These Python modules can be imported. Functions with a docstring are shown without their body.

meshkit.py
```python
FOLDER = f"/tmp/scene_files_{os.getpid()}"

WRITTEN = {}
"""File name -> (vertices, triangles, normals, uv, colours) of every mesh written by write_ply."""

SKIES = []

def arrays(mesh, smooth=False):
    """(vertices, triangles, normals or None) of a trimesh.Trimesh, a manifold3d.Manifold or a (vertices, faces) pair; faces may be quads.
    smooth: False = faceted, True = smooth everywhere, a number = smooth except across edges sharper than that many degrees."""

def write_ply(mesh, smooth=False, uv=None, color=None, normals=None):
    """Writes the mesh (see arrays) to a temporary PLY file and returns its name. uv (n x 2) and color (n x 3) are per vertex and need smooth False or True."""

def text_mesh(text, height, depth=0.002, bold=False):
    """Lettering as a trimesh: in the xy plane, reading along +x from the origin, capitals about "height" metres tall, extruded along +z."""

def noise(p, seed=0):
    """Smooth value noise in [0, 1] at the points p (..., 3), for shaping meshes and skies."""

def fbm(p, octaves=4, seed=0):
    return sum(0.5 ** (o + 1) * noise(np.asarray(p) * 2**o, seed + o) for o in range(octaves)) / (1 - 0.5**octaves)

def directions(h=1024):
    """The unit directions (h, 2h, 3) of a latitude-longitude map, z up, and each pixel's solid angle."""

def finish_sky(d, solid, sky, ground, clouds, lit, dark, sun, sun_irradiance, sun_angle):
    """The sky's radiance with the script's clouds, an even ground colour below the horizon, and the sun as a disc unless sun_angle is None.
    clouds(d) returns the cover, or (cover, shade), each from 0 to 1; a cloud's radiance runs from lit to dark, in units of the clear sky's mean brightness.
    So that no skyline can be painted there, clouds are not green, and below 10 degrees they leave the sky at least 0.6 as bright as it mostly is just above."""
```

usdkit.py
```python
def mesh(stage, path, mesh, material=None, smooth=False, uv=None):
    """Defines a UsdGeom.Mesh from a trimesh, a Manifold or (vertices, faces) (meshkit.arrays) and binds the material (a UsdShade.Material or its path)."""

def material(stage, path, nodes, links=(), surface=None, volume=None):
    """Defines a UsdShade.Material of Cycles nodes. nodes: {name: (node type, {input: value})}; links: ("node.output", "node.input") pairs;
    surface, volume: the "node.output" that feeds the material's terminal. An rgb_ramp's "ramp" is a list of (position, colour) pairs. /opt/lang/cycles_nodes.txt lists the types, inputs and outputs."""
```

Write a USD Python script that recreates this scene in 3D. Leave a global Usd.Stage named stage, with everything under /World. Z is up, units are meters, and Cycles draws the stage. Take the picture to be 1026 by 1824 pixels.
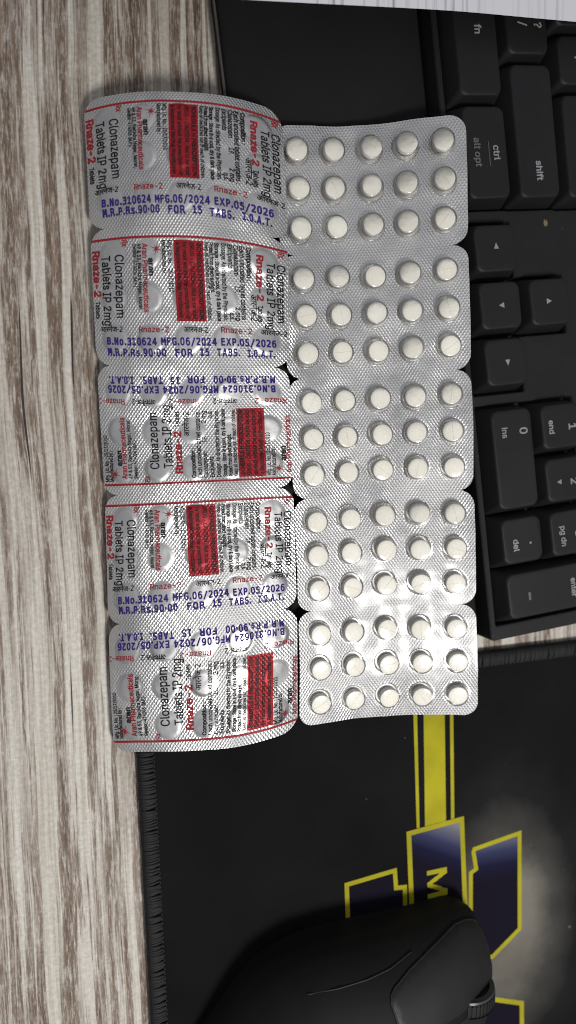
import math, random, glob
import numpy as np, trimesh, manifold3d, shapely
import shapely.geometry as sg
from shapely import affinity
from scipy.interpolate import RectBivariateSpline
from scipy.spatial import Delaunay
from PIL import Image, ImageDraw, ImageFont
from pxr import Usd, UsdGeom, UsdLux, UsdShade, Gf, Sdf, Vt
import usdkit, meshkit

rnd = random.Random(7)
stage = Usd.Stage.CreateInMemory()
UsdGeom.SetStageUpAxis(stage, 'Z'); UsdGeom.SetStageMetersPerUnit(stage, 1.0)
UsdGeom.Xform.Define(stage, '/World'); UsdGeom.Scope.Define(stage, '/World/Looks')

# ---------------------------------------------------------------- camera, light, exposure
cam = UsdGeom.Camera.Define(stage, '/World/camera')
cam.AddTransformOp().Set(Gf.Matrix4d(0.960779, 0.0, 0.277315, 0, 0.014514, 0.99863, -0.050283, 0, -0.276935, 0.052336, 0.959462, 0, -0.07057, 0.01334, 0.2445, 1))
cam.CreateFocalLengthAttr(26.0); cam.CreateHorizontalApertureAttr(26.0 * 1026 / 1300.0)
cam.CreateClippingRangeAttr(Gf.Vec2f(0.01, 20.0))
cam.CreateFStopAttr(6.5); cam.CreateFocusDistanceAttr(0.238)
cam.CreateExposureAttr(0.0)

LAMP = np.array([0.085, -0.250, 0.50])
lamp = UsdLux.DiskLight.Define(stage, '/World/desk_lamp_light')
lamp.CreateRadiusAttr(0.058); lamp.CreateIntensityAttr(66.0); lamp.CreateColorAttr(Gf.Vec3f(1.0, 0.97, 0.925))
d = np.array([0.0, 0.0, 0.0]) - LAMP; d /= np.linalg.norm(d)
zx = -d; xx = np.cross([0, 1, 0], zx); xx /= np.linalg.norm(xx); yy = np.cross(zx, xx)
lamp.AddTransformOp().Set(Gf.Matrix4d(*xx, 0, *yy, 0, *zx, 0, *LAMP, 1))

dome = UsdLux.DomeLight.Define(stage, '/World/room_light')
room = usdkit.material(stage, '/World/Looks/room', {
    'tc': ('texture_coordinate', {}), 's': ('separate_xyz', {}),
    'r': ('rgb_ramp', {'ramp': [(0.0, (.03, .03, .032)), (0.5, (.045, .045, .048)), (0.75, (.11, .11, .115)), (1.0, (.17, .172, .18))]}),
    'm': ('map_range', {'from_min': -1.0, 'from_max': 1.0, 'clamp': True}),
    'b': ('background_shader', {'strength': 2.1})},
    [('tc.generated', 's.vector'), ('s.z', 'm.value'), ('m.result', 'r.fac'), ('r.color', 'b.color')], surface='b.background')
UsdShade.MaterialBindingAPI.Apply(dome.GetPrim()).Bind(room)

# ---------------------------------------------------------------- helpers
used = {}
def numbered(parent, name):
    k = (parent, name); n = used.get(k, 0); used[k] = n + 1
    return name if n == 0 else '%s_%03d' % (name, n)

def say(prim, **kw):
    for k, v in kw.items():
        if v: prim.SetCustomDataByKey(k, v)

ORIGIN = {}
def thing(name, label, cat, loc=(0, 0, 0), kind=None, group=None):
    p = '/World/' + numbered('/World', name)
    x = UsdGeom.Xform.Define(stage, p); x.AddTranslateOp().Set(Gf.Vec3d(*map(float, loc)))
    say(x.GetPrim(), label=label, category=cat, kind=kind, group=group)
    ORIGIN[p] = np.array(loc, float)
    return p

def obj(name, mesh, mat, parent='/World', smooth=30, label=None, attr=None, **kw):
    """one Mesh prim; vertices come in world metres. attr: (n x 3) per-vertex 'sheet' values (needs smooth True/False)."""
    p = parent + '/' + numbered(parent, name)
    o = next((ORIGIN[q] for q in (parent, parent.rsplit('/', 1)[0]) if q in ORIGIN), np.zeros(3))
    v, f, n = meshkit.arrays(mesh, smooth)
    m = UsdGeom.Mesh.Define(stage, p)
    m.CreatePointsAttr(Vt.Vec3fArray.FromNumpy((v - o).astype(np.float32)))
    m.CreateFaceVertexCountsAttr(Vt.IntArray.FromNumpy(np.full(len(f), 3, np.int32)))
    m.CreateFaceVertexIndicesAttr(Vt.IntArray.FromNumpy(f.astype(np.int32).ravel()))
    m.CreateSubdivisionSchemeAttr('none')
    if n is not None:
        m.CreateNormalsAttr(Vt.Vec3fArray.FromNumpy(n.astype(np.float32))); m.SetNormalsInterpolation('vertex')
    if attr is not None:
        UsdGeom.PrimvarsAPI(m).CreatePrimvar('sheet', Sdf.ValueTypeNames.Float3Array, 'vertex').Set(Vt.Vec3fArray.FromNumpy(np.asarray(attr, np.float32)))
    UsdShade.MaterialBindingAPI.Apply(m.GetPrim()).Bind(mat)
    say(m.GetPrim(), label=label, **kw)
    return p

def mat(name, nodes, links=(), surface='p.BSDF', **k):
    return usdkit.material(stage, '/World/Looks/' + name, nodes, links, surface=surface, **k)

def plain(name, color, rough=.5, bump=None, spec=.5, speckle=None, **kw):
    """principled with gentle colour variation and fine bump in metres (scale = cells per metre)."""
    nodes = {'g': ('geometry', {}), 'p': ('principled_bsdf', {'base_color': color, 'roughness': rough, 'specular_ior_level': spec, **kw}),
             'n': ('noise_texture', {'scale': 60.0, 'detail': 4.0}),
             'r': ('rgb_ramp', {'ramp': [(.3, tuple(c * .82 for c in color)), (.7, tuple(min(1, c * 1.15) for c in color))]})}
    links = [('g.position', 'n.vector'), ('n.fac', 'r.fac'), ('r.color', 'p.base_color')]
    if speckle:
        sc, thr, col = speckle
        nodes.update({'sn': ('noise_texture', {'scale': sc, 'detail': 1.0}), 'sm': ('map_range', {'from_min': thr, 'from_max': thr + .03, 'clamp': True}),
                      'mx': ('mix', {'color2': col})})
        links = links[:2] + [('g.position', 'sn.vector'), ('sn.fac', 'sm.value'), ('sm.result', 'mx.fac'), ('r.color', 'mx.color1'), ('mx.color', 'p.base_color')]
    if bump:
        nodes['bn'] = ('noise_texture', {'scale': bump[0], 'detail': 2.0}); nodes['b'] = ('bump', {'distance': bump[1], 'strength': 1.0})
        links += [('g.position', 'bn.vector'), ('bn.fac', 'b.height'), ('b.normal', 'p.normal')]
    return mat(name, nodes, links)

def rrect(x0, y0, x1, y1, r, n=8):
    pts = []
    for cx, cy, a0 in ((x1 - r, y1 - r, 0), (x0 + r, y1 - r, 90), (x0 + r, y0 + r, 180), (x1 - r, y0 + r, 270)):
        for k in range(n + 1):
            a = math.radians(a0 + 90 * k / n); pts.append((cx + r * math.cos(a), cy + r * math.sin(a)))
    return np.array(pts)

def loft(rings, cap0=True, cap1=True):
    n = len(rings[0]); v = np.vstack(rings); f = []
    for k in range(len(rings) - 1):
        for i in range(n):
            j = (i + 1) % n; a, b, c, e = k * n + i, k * n + j, (k + 1) * n + j, (k + 1) * n + i
            f += [(a, b, c), (a, c, e)]
    v = list(v)
    if cap0:
        v.append(rings[0].mean(0)); f += [(len(v) - 1, (i + 1) % n, i) for i in range(n)]
    if cap1:
        v.append(rings[-1].mean(0)); o = (len(rings) - 1) * n; f += [(len(v) - 1, o + i, o + (i + 1) % n) for i in range(n)]
    return trimesh.Trimesh(np.array(v), np.array(f), process=False)

def slab(poly, z0, z1, bevel=0.0):
    """extrusion of a shapely polygon, top edge bevelled"""
    if bevel:
        lo = trimesh.creation.extrude_polygon(poly, z1 - bevel - z0, engine='earcut'); lo.apply_translation((0, 0, z0))
        cs = manifold3d.CrossSection([np.array(g.exterior.coords)[:-1] for g in [poly]] , manifold3d.FillRule.EvenOdd) if not poly.interiors else None
        m = manifold3d.Manifold.extrude(manifold3d.CrossSection([np.array(poly.exterior.coords)[:-1]] + [np.array(i.coords)[:-1] for i in poly.interiors], manifold3d.FillRule.EvenOdd), z1 - bevel - z0).translate((0, 0, z0))
        step = 3
        for k in range(step):
            a = math.pi / 2 * (k + 1) / step; ins = bevel * (1 - math.cos(a * .999)) ; zt = bevel * math.sin(a)
            p = poly.buffer(-ins * .999, join_style=2)
            if p.is_empty or p.geom_type != 'Polygon': break
            c = manifold3d.CrossSection([np.array(p.exterior.coords)[:-1]] + [np.array(i.coords)[:-1] for i in p.interiors], manifold3d.FillRule.EvenOdd)
            m += manifold3d.Manifold.extrude(c, z1 - bevel + zt - z0).translate((0, 0, z0))
        mm = m.to_mesh(); return trimesh.Trimesh(mm.vert_properties[:, :3], mm.tri_verts, process=False)
    lo = trimesh.creation.extrude_polygon(poly, z1 - z0, engine='earcut'); lo.apply_translation((0, 0, z0)); return lo

def tube(pts, r, n=6, closed=False):
    pts = np.asarray(pts, float); t = np.gradient(pts, axis=0); t /= np.linalg.norm(t, axis=1)[:, None]
    rings = []
    for p, q in zip(pts, t):
        a = np.cross(q, [0.12, 0.05, 1.0]); a /= np.linalg.norm(a); b = np.cross(q, a)
        rings.append(np.array([p + r * (math.cos(x) * a + math.sin(x) * b) for x in np.linspace(0, 2 * math.pi, n, endpoint=False)]))
    m = loft(rings); m.fix_normals(); return m

# ---- lettering: flat polygons, reading along +x, capitals `cap` high
FONTS = glob.glob('/opt/blender-*/*/datafiles/fonts')[0]
FONT = {'sans': 'Inter.woff2', 'mono': 'DejaVuSansMono.woff2', 'hindi': 'NotoSansDevanagari-Regular.woff2'}
_cache = {}
def letters(text, font='sans', bold=0, size=64):
    """(vertices 2D with capitals 1 high, faces) of a line of text starting at 0"""
    k = (text, font, bold, size)
    if k not in _cache:
        ft = ImageFont.truetype(FONTS + '/' + FONT[font], size)
        x0, y0, x1, y1 = ft.getbbox(text, anchor='ls', stroke_width=bold)
        im = Image.new('L', (x1 - x0 + 8, y1 - y0 + 8)); ImageDraw.Draw(im).text((4 - x0, 4 - y0), text, 255, ft, anchor='ls', stroke_width=bold)
        on = np.pad(np.asarray(im) > 127, ((0, 0), (1, 1))).astype(np.int8); dd = np.diff(on, axis=1)
        rows, st = np.nonzero(dd == 1); en = np.nonzero(dd == -1)[1]
        sh = shapely.union_all(shapely.box(st, -rows - 1, en, -rows)).buffer(.6).buffer(-.6).simplify(.75)
        cap = 0.72 * size
        V, Fc, o = [], [], 0
        for g in getattr(sh, 'geoms', [sh]):
            if g.is_empty: continue
            v, f = trimesh.creation.triangulate_polygon(g, engine='earcut')
            V.append(v); Fc.append(f + o); o += len(v)
        v = np.vstack(V); v = np.c_[v[:, 0] - 4 , v[:, 1] + 4 - y0] / cap
        _cache[k] = (v, np.vstack(Fc))
    return _cache[k]

def line(text, x0, x1, y, cap, font='sans', bold=0, size=64):
    """text fitted from x0 to x1 on baseline y"""
    v, f = letters(text, font, bold, size); w = v[:, 0].max() - v[:, 0].min()
    return np.c_[x0 + (v[:, 0] - v[:, 0].min()) / w * (x1 - x0), y + v[:, 1] * cap], f

def merge(parts):
    V, Fc, o = [], [], 0
    for v, f in parts:
        V.append(v); Fc.append(np.asarray(f) + o); o += len(v)
    return np.vstack(V), np.vstack(Fc)

def ccw(v, f):
    a, b, c = v[f[:, 0]], v[f[:, 1]], v[f[:, 2]]
    s = (b[:, 0] - a[:, 0]) * (c[:, 1] - a[:, 1]) - (b[:, 1] - a[:, 1]) * (c[:, 0] - a[:, 0])
    f = f.copy(); f[s < 0] = f[s < 0][:, ::-1]; return f

def flat_text(parts, frame, z):
    """parts in (x, y) text coordinates -> mesh lying at height z. frame: (origin2, xdir2, ydir2)"""
    v, f = merge(parts); o, ax, ay = (np.asarray(q, float) for q in frame)
    p = o + v[:, :1] * ax + v[:, 1:] * ay
    return trimesh.Trimesh(np.c_[p, np.full(len(p), z)], ccw(p, f), process=False)

# ---------------------------------------------------------------- wooden desk
def ss(a, b, lo=0.0, hi=1.0): return ('map_range', {'range_type': 'smoothstep', 'from_min': a, 'from_max': b, 'to_min': lo, 'to_max': hi, 'clamp': True})
def stretched(k, sx, sy, lx, ly, det=4.0, rough=.6): return {'m' + k: ('mapping', {'scale': (sx, sy, 0), 'location': (lx, ly, 0)}), 'n' + k: ('noise_texture', {'scale': 1.0, 'detail': det, 'roughness': rough})}
wood = mat('whitewashed_wood', {
    'g': ('geometry', {}), 'map': ('mapping', {'rotation': (0, 0, math.radians(-2.0))}),
    'wn': ('noise_texture', {'scale': 9.0, 'detail': 2.0}), 'wm': ('map_range', {'from_min': 0, 'from_max': 1, 'to_min': -.003, 'to_max': .003}), 'wv': ('combine_xyz', {}),
    'add': ('vector_math', {'math_type': 'add'}),
    **stretched('1', 330, 4.5, 0, 0, 5.0, .58), **stretched('2', 115, 3.6, 3, 1, 6.0, .66), **stretched('3', 800, 14, 9, 4, 3.0), **stretched('4', 38, 6, 1.7, 5, 3.0),
    **stretched('5', 460, 10, 31, 17, 2.0, .4), **stretched('7', 1100, 130, 5, 2, 5.0, .75), **stretched('8', 150, 60, 15, 22, 4.0, .7),
    'n6': ('noise_texture', {'scale': 700.0, 'detail': 4.0, 'roughness': .7}),
    'sF': ss(.45, .535), 'sB': ss(.502, .568), 'sFa': ('math', {'math_type': 'multiply'}), 'reg': ss(.36, .56, .25, 1.0), 'mxm': ('math', {'math_type': 'maximum'}),
    'br': ss(.34, .56, .28, 1.0), 'mk': ('math', {'math_type': 'multiply'}), 'kn': ss(.66, .76), 'mk2': ('math', {'math_type': 'maximum'}),
    'dark': ('rgb_ramp', {'ramp': [(.3, (.090, .058, .040)), (.5, (.175, .120, .087)), (.7, (.285, .215, .165))]}),
    'light': ('rgb_ramp', {'ramp': [(.32, (.38, .322, .264)), (.42, (.50, .458, .398)), (.50, (.61, .58, .522)), (.64, (.69, .67, .62))]}),
    'l3': ('math', {'math_type': 'multiply_add', 'value2': .5}), 'l4': ('math', {'math_type': 'multiply', 'value2': .5}),
    'mix1': ('mix', {}), 'ck': ('map_range', {'from_min': .30, 'from_max': .26, 'clamp': True}), 'cm': ('mix', {'color2': (.045, .030, .024)}),
    'fl': ('map_range', {'from_min': .3, 'from_max': .7, 'to_min': .78, 'to_max': 1.16}), 'mm': ('mix', {'mix_type': 'multiply', 'fac': 1.0}),
    'p': ('principled_bsdf', {'roughness': .5, 'specular_ior_level': .35}), 'inv': ('math', {'math_type': 'subtract', 'value1': 1.0}), 'b': ('bump', {'distance': .0001, 'strength': .6})},
    [('g.position', 'map.vector'), ('map.vector', 'wn.vector'), ('wn.fac', 'wm.value'), ('wm.result', 'wv.x'), ('map.vector', 'add.vector1'), ('wv.vector', 'add.vector2'), ('g.position', 'n6.vector')]
    + [l for k in '1234578' for l in (('add.vector', f'm{k}.vector'), (f'm{k}.vector', f'n{k}.vector'))]
    + [('n1.fac', 'sF.value'), ('n2.fac', 'sB.value'), ('n4.fac', 'reg.value'), ('sF.result', 'sFa.value1'), ('reg.result', 'sFa.value2'), ('sFa.value', 'mxm.value1'), ('sB.result', 'mxm.value2'),
       ('n7.fac', 'br.value'), ('mxm.value', 'mk.value1'), ('br.result', 'mk.value2'), ('n8.fac', 'kn.value'), ('kn.result', 'mk2.value1'), ('mk.value', 'mk2.value2'),
       ('n3.fac', 'dark.fac'), ('n3.fac', 'l4.value1'), ('n2.fac', 'l3.value1'), ('l4.value', 'l3.value3'), ('l3.value', 'light.fac'),
       ('mk2.value', 'mix1.fac'), ('light.color', 'mix1.color1'), ('dark.color', 'mix1.color2'), ('n5.fac', 'ck.value'), ('ck.result', 'cm.fac'), ('mix1.color', 'cm.color1'),
       ('n6.fac', 'fl.value'), ('cm.color', 'mm.color1'), ('fl.result', 'mm.color2'), ('mm.color', 'p.base_color'), ('mk2.value', 'inv.value2'), ('inv.value', 'b.height'), ('b.normal', 'p.normal')])
desk = trimesh.creation.box((.56, .70, .025)); desk.apply_translation((.02, 0, -.0125))
obj('desk_surface', desk, wood, smooth=False, label='white-washed rustic wood desk surface with brown streaked grain', category='desk', kind='structure')

# ---------------------------------------------------------------- mouse pad
PX, PY = np.array([.9992, .0395]), np.array([-.0395, .9992])      # the pad's own axes
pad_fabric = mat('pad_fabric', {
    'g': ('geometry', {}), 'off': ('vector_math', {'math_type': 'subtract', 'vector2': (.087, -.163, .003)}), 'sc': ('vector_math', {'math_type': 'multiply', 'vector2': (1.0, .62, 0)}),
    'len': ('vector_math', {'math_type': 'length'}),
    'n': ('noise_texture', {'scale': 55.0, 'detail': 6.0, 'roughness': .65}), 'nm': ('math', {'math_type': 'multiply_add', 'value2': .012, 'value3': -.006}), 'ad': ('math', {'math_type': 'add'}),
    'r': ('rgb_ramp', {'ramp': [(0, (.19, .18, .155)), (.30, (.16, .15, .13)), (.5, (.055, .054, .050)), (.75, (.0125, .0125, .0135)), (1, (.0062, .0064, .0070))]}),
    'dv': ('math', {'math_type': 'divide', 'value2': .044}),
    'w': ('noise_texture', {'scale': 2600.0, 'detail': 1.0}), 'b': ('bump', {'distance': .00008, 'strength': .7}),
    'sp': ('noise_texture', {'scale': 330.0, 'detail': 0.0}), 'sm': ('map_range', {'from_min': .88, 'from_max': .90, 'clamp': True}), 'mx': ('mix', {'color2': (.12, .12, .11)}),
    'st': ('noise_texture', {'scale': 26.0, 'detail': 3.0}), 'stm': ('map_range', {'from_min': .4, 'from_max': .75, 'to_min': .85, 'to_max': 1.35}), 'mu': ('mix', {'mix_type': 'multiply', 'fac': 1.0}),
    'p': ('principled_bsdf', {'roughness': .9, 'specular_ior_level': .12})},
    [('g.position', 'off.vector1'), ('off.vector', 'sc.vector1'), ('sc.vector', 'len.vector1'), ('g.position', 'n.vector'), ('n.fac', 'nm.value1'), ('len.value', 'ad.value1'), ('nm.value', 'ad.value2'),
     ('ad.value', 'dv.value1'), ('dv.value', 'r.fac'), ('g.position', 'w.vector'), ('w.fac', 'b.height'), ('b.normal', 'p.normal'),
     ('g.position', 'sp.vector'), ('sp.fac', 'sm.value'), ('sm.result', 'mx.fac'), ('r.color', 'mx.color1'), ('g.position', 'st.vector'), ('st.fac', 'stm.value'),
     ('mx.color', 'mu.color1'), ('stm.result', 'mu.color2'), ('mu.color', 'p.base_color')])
thread = plain('border_thread', (.0085, .0085, .0092), .75, (2500, .0001))
thread_hi = plain('seam_thread', (.030, .030, .031), .7)
yellow = plain('yellow_print', (.38, .345, .018), .85, (2200, .00006), .15)
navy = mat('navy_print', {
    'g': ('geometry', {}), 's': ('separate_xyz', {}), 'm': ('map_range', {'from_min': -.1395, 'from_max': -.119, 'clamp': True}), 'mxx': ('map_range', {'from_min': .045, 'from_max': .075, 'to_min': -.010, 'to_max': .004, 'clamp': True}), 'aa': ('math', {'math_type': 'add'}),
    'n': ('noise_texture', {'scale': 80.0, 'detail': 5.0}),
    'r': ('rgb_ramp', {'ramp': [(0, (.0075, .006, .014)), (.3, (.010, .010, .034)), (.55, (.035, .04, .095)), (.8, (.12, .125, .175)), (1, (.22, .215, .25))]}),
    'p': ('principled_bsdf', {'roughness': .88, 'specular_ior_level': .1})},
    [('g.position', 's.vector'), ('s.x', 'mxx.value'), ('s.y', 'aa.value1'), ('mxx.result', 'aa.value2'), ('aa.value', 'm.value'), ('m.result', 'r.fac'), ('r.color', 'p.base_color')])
dark_print = plain('black_print', (.007, .007, .010), .85, None, .12)
pad = thing('mouse_pad', 'black cloth mouse pad with stitched edge and yellow and navy emblem print', 'mouse pad', (.05, -.17, 0))
corner = np.array([-.0532, -.0595])
def padpt(a, b): return corner + PX * a + PY * b
pad_poly = sg.Polygon([padpt(0, 0), padpt(0, -.24), padpt(.26, -.24), padpt(.26, 0)]).buffer(-.006).buffer(.006)
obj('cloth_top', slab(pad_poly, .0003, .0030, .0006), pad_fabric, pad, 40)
# overlocked edge: a flattened rope of thread loops round the edge
r2 = random.Random(3); loops = []
edge = np.array(pad_poly.exterior.coords); ring = sg.LinearRing(edge); L = ring.length; s = 0.0
inner = sg.LinearRing(pad_poly.buffer(-.0050).exterior.coords)
while s < L:
    p = np.array(ring.interpolate(s).coords[0]); q0 = np.array(ring.interpolate((s + .001) % L).coords[0]); t = (q0 - p) / np.linalg.norm(q0 - p)
    if p[0] < -.035 or p[1] > -.08:
        nin = np.array(inner.interpolate(inner.project(sg.Point(p))).coords[0]) - p
        ln = np.linalg.norm(nin); nin = nin / ln if ln > 1e-6 else nin
        sk = r2.uniform(-.0006, .0008); hgt = r2.uniform(.0000, .0002); ww = r2.uniform(.00050, .00062)
        prof = [(.0002, .0008), (-.0002, .0020), (.0006, .0036 + hgt), (.0025, .0038 + hgt), (.0047, .0032)]
        loops.append(tube([np.r_[p + nin * a + t * sk * a / .005, z] for a, z in prof], ww, 5))
    s += r2.uniform(.0007, .0009)
obj('edge_stitching', trimesh.util.concatenate(loops), thread, pad, True, kind='stuff')
seam = [np.r_[np.array(inner.interpolate(s).coords[0]), .0032] for s in np.arange(0, inner.length, .0008)]
st = []
for k in range(0, len(seam) - 2, 2):
    if seam[k][0] < -.03 or seam[k][1] > -.08: st.append(tube([seam[k], seam[k] * .5 + seam[k + 1] * .5 + [0, 0, .0003], seam[k + 1]], .00016, 4))
obj('seam_line', trimesh.util.concatenate(st), thread_hi, pad, True, kind='stuff')

def mm(*pts): return sg.Polygon(np.array(pts) / 1000.0)
def printed(name, poly, m, z, label=None):
    v, f = trimesh.creation.triangulate_polygon(poly, engine='earcut')
    return obj(name, trimesh.Trimesh(np.c_[v, np.full(len(v), z)], ccw(v, f), process=False), m, pad, False, label)
printed('stripe', mm((48.4, -60), (51.0, -60), (52.3, -118.2), (50.2, -118.5)), dark_print, .00303)
printed('stripe', mm((59.7, -60), (61.8, -60), (63.2, -117.0), (61.1, -117.2)), dark_print, .00303)
printed('stripe', mm((46.6, -60), (48.2, -60), (50.2, -118.5), (49.0, -118.5)), yellow, .00303, 'thin yellow stripe')
printed('stripe', mm((51.0, -60), (59.6, -60), (61.1, -117.2), (52.4, -118.2)), yellow, .00303, 'wide yellow stripe')
printed('stripe', mm((61.8, -60), (63.2, -60), (64.6, -116.6), (63.2, -117.0)), yellow, .00303, 'thin yellow stripe')
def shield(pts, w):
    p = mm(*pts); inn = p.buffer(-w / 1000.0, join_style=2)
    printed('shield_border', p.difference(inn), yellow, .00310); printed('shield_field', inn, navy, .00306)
shield([(44.8, -119.2), (68.6, -116.4), (70.6, -152.0), (70.0, -175), (47.0, -175), (46.4, -150.0)], 1.9)
shield([(72.0, -131.0), (72.6, -129.2), (93.8, -125.4), (94.6, -165.4), (82.0, -175.0), (71.5, -174), (71.0, -138.6), (73.2, -137.4)], 1.7)
shield([(20.4, -134.9), (41.0, -132.3), (41.6, -139.2), (45.2, -139.4), (46.0, -174), (22.0, -174)], 1.7)
shield([(71.0, -187.6), (79.2, -189.3), (96.2, -195.0), (97.0, -225), (71, -225)], 1.9)
v, f = line('M', 0, .0108, 0, .0078, bold=1)
obj('shield_letter', flat_text([(v, f)], ((.0535, -.1355), (.045, -.999), (.999, .045)), .0031), yellow, pad, False)

# ---------------------------------------------------------------- keyboard with palm rest
KA = math.radians(7.1); KX = np.array([math.sin(KA), -math.cos(KA)]); KY = np.array([math.cos(KA), math.sin(KA)]); KO = np.array([.0768, .0821]); KP = .01895
def kb(i, j): return KO + KX * i * KP + KY * j * KP
plastic = plain('black_plastic', (.0105, .0108, .0115), .6, (1800, .00003), .3, speckle=(700, .78, (.07, .07, .068)))
keycap = plain('keycap_plastic', (.0090, .0093, .0103), .55, (2500, .00003), .32)
well = plain('key_well', (.004, .004, .004), .7)
palm_mat = plain('palm_rest_fabric', (.0070, .0070, .0074), .75, (2600, .00010), .3, speckle=(900, .80, (.055, .055, .052)))
legend_m = plain('legend_white', (.25, .26, .27), .6); legend_d = plain('legend_dim', (.11, .11, .115), .6); emblem_m = plain('emblem_gold', (.19, .14, .08), .5)
kbd = thing('keyboard', 'black full-size keyboard with palm rest and white legends', 'keyboard', np.r_[kb(0, 0), 0])
# palm rest: a low cushion sloping to its front edge
J0, J1, IEND, ISTART = -4.86, -1.165, 6.72, -9.0
def palm_z(j): u = (j - J0) / (J1 - J0); return .0064 + .0040 * u + .0010 * math.sin(math.pi * u)
rings = []
for i in np.linspace(ISTART, IEND, 40):
    e = min(1, (IEND - i) / .12 + .0); prof = []
    prof.append((J0, .001)); prof += [(J0, palm_z(J0) - .0035), (J0 + .03, palm_z(J0) - .0013), (J0 + .10, palm_z(J0 + .1) - .0002)]
    prof += [(j, palm_z(j)) for j in np.linspace(J0 + .25, J1 - .2, 16)] + [(J1 - .07, palm_z(J1) - .0002), (J1 - .02, palm_z(J1) - .0012), (J1, palm_z(J1) - .004), (J1, .001)]
    rings.append(np.array([np.r_[kb(i, j), z if z < .002 else max(.002, z - (1 - e) * .0015)] for j, z in prof]))
pm = loft(rings); pm.fix_normals()
obj('palm_rest', pm, palm_mat, kbd, 35, 'soft black palm rest joined to the front of the keyboard')
eb = [np.r_[kb(i, J0 - .005), .0055] for i in np.linspace(ISTART, IEND, 60)]
obj('edge_piping', tube(eb, .0005, 6), plain('piping_grey', (.07, .068, .06), .6), kbd, True)

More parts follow.
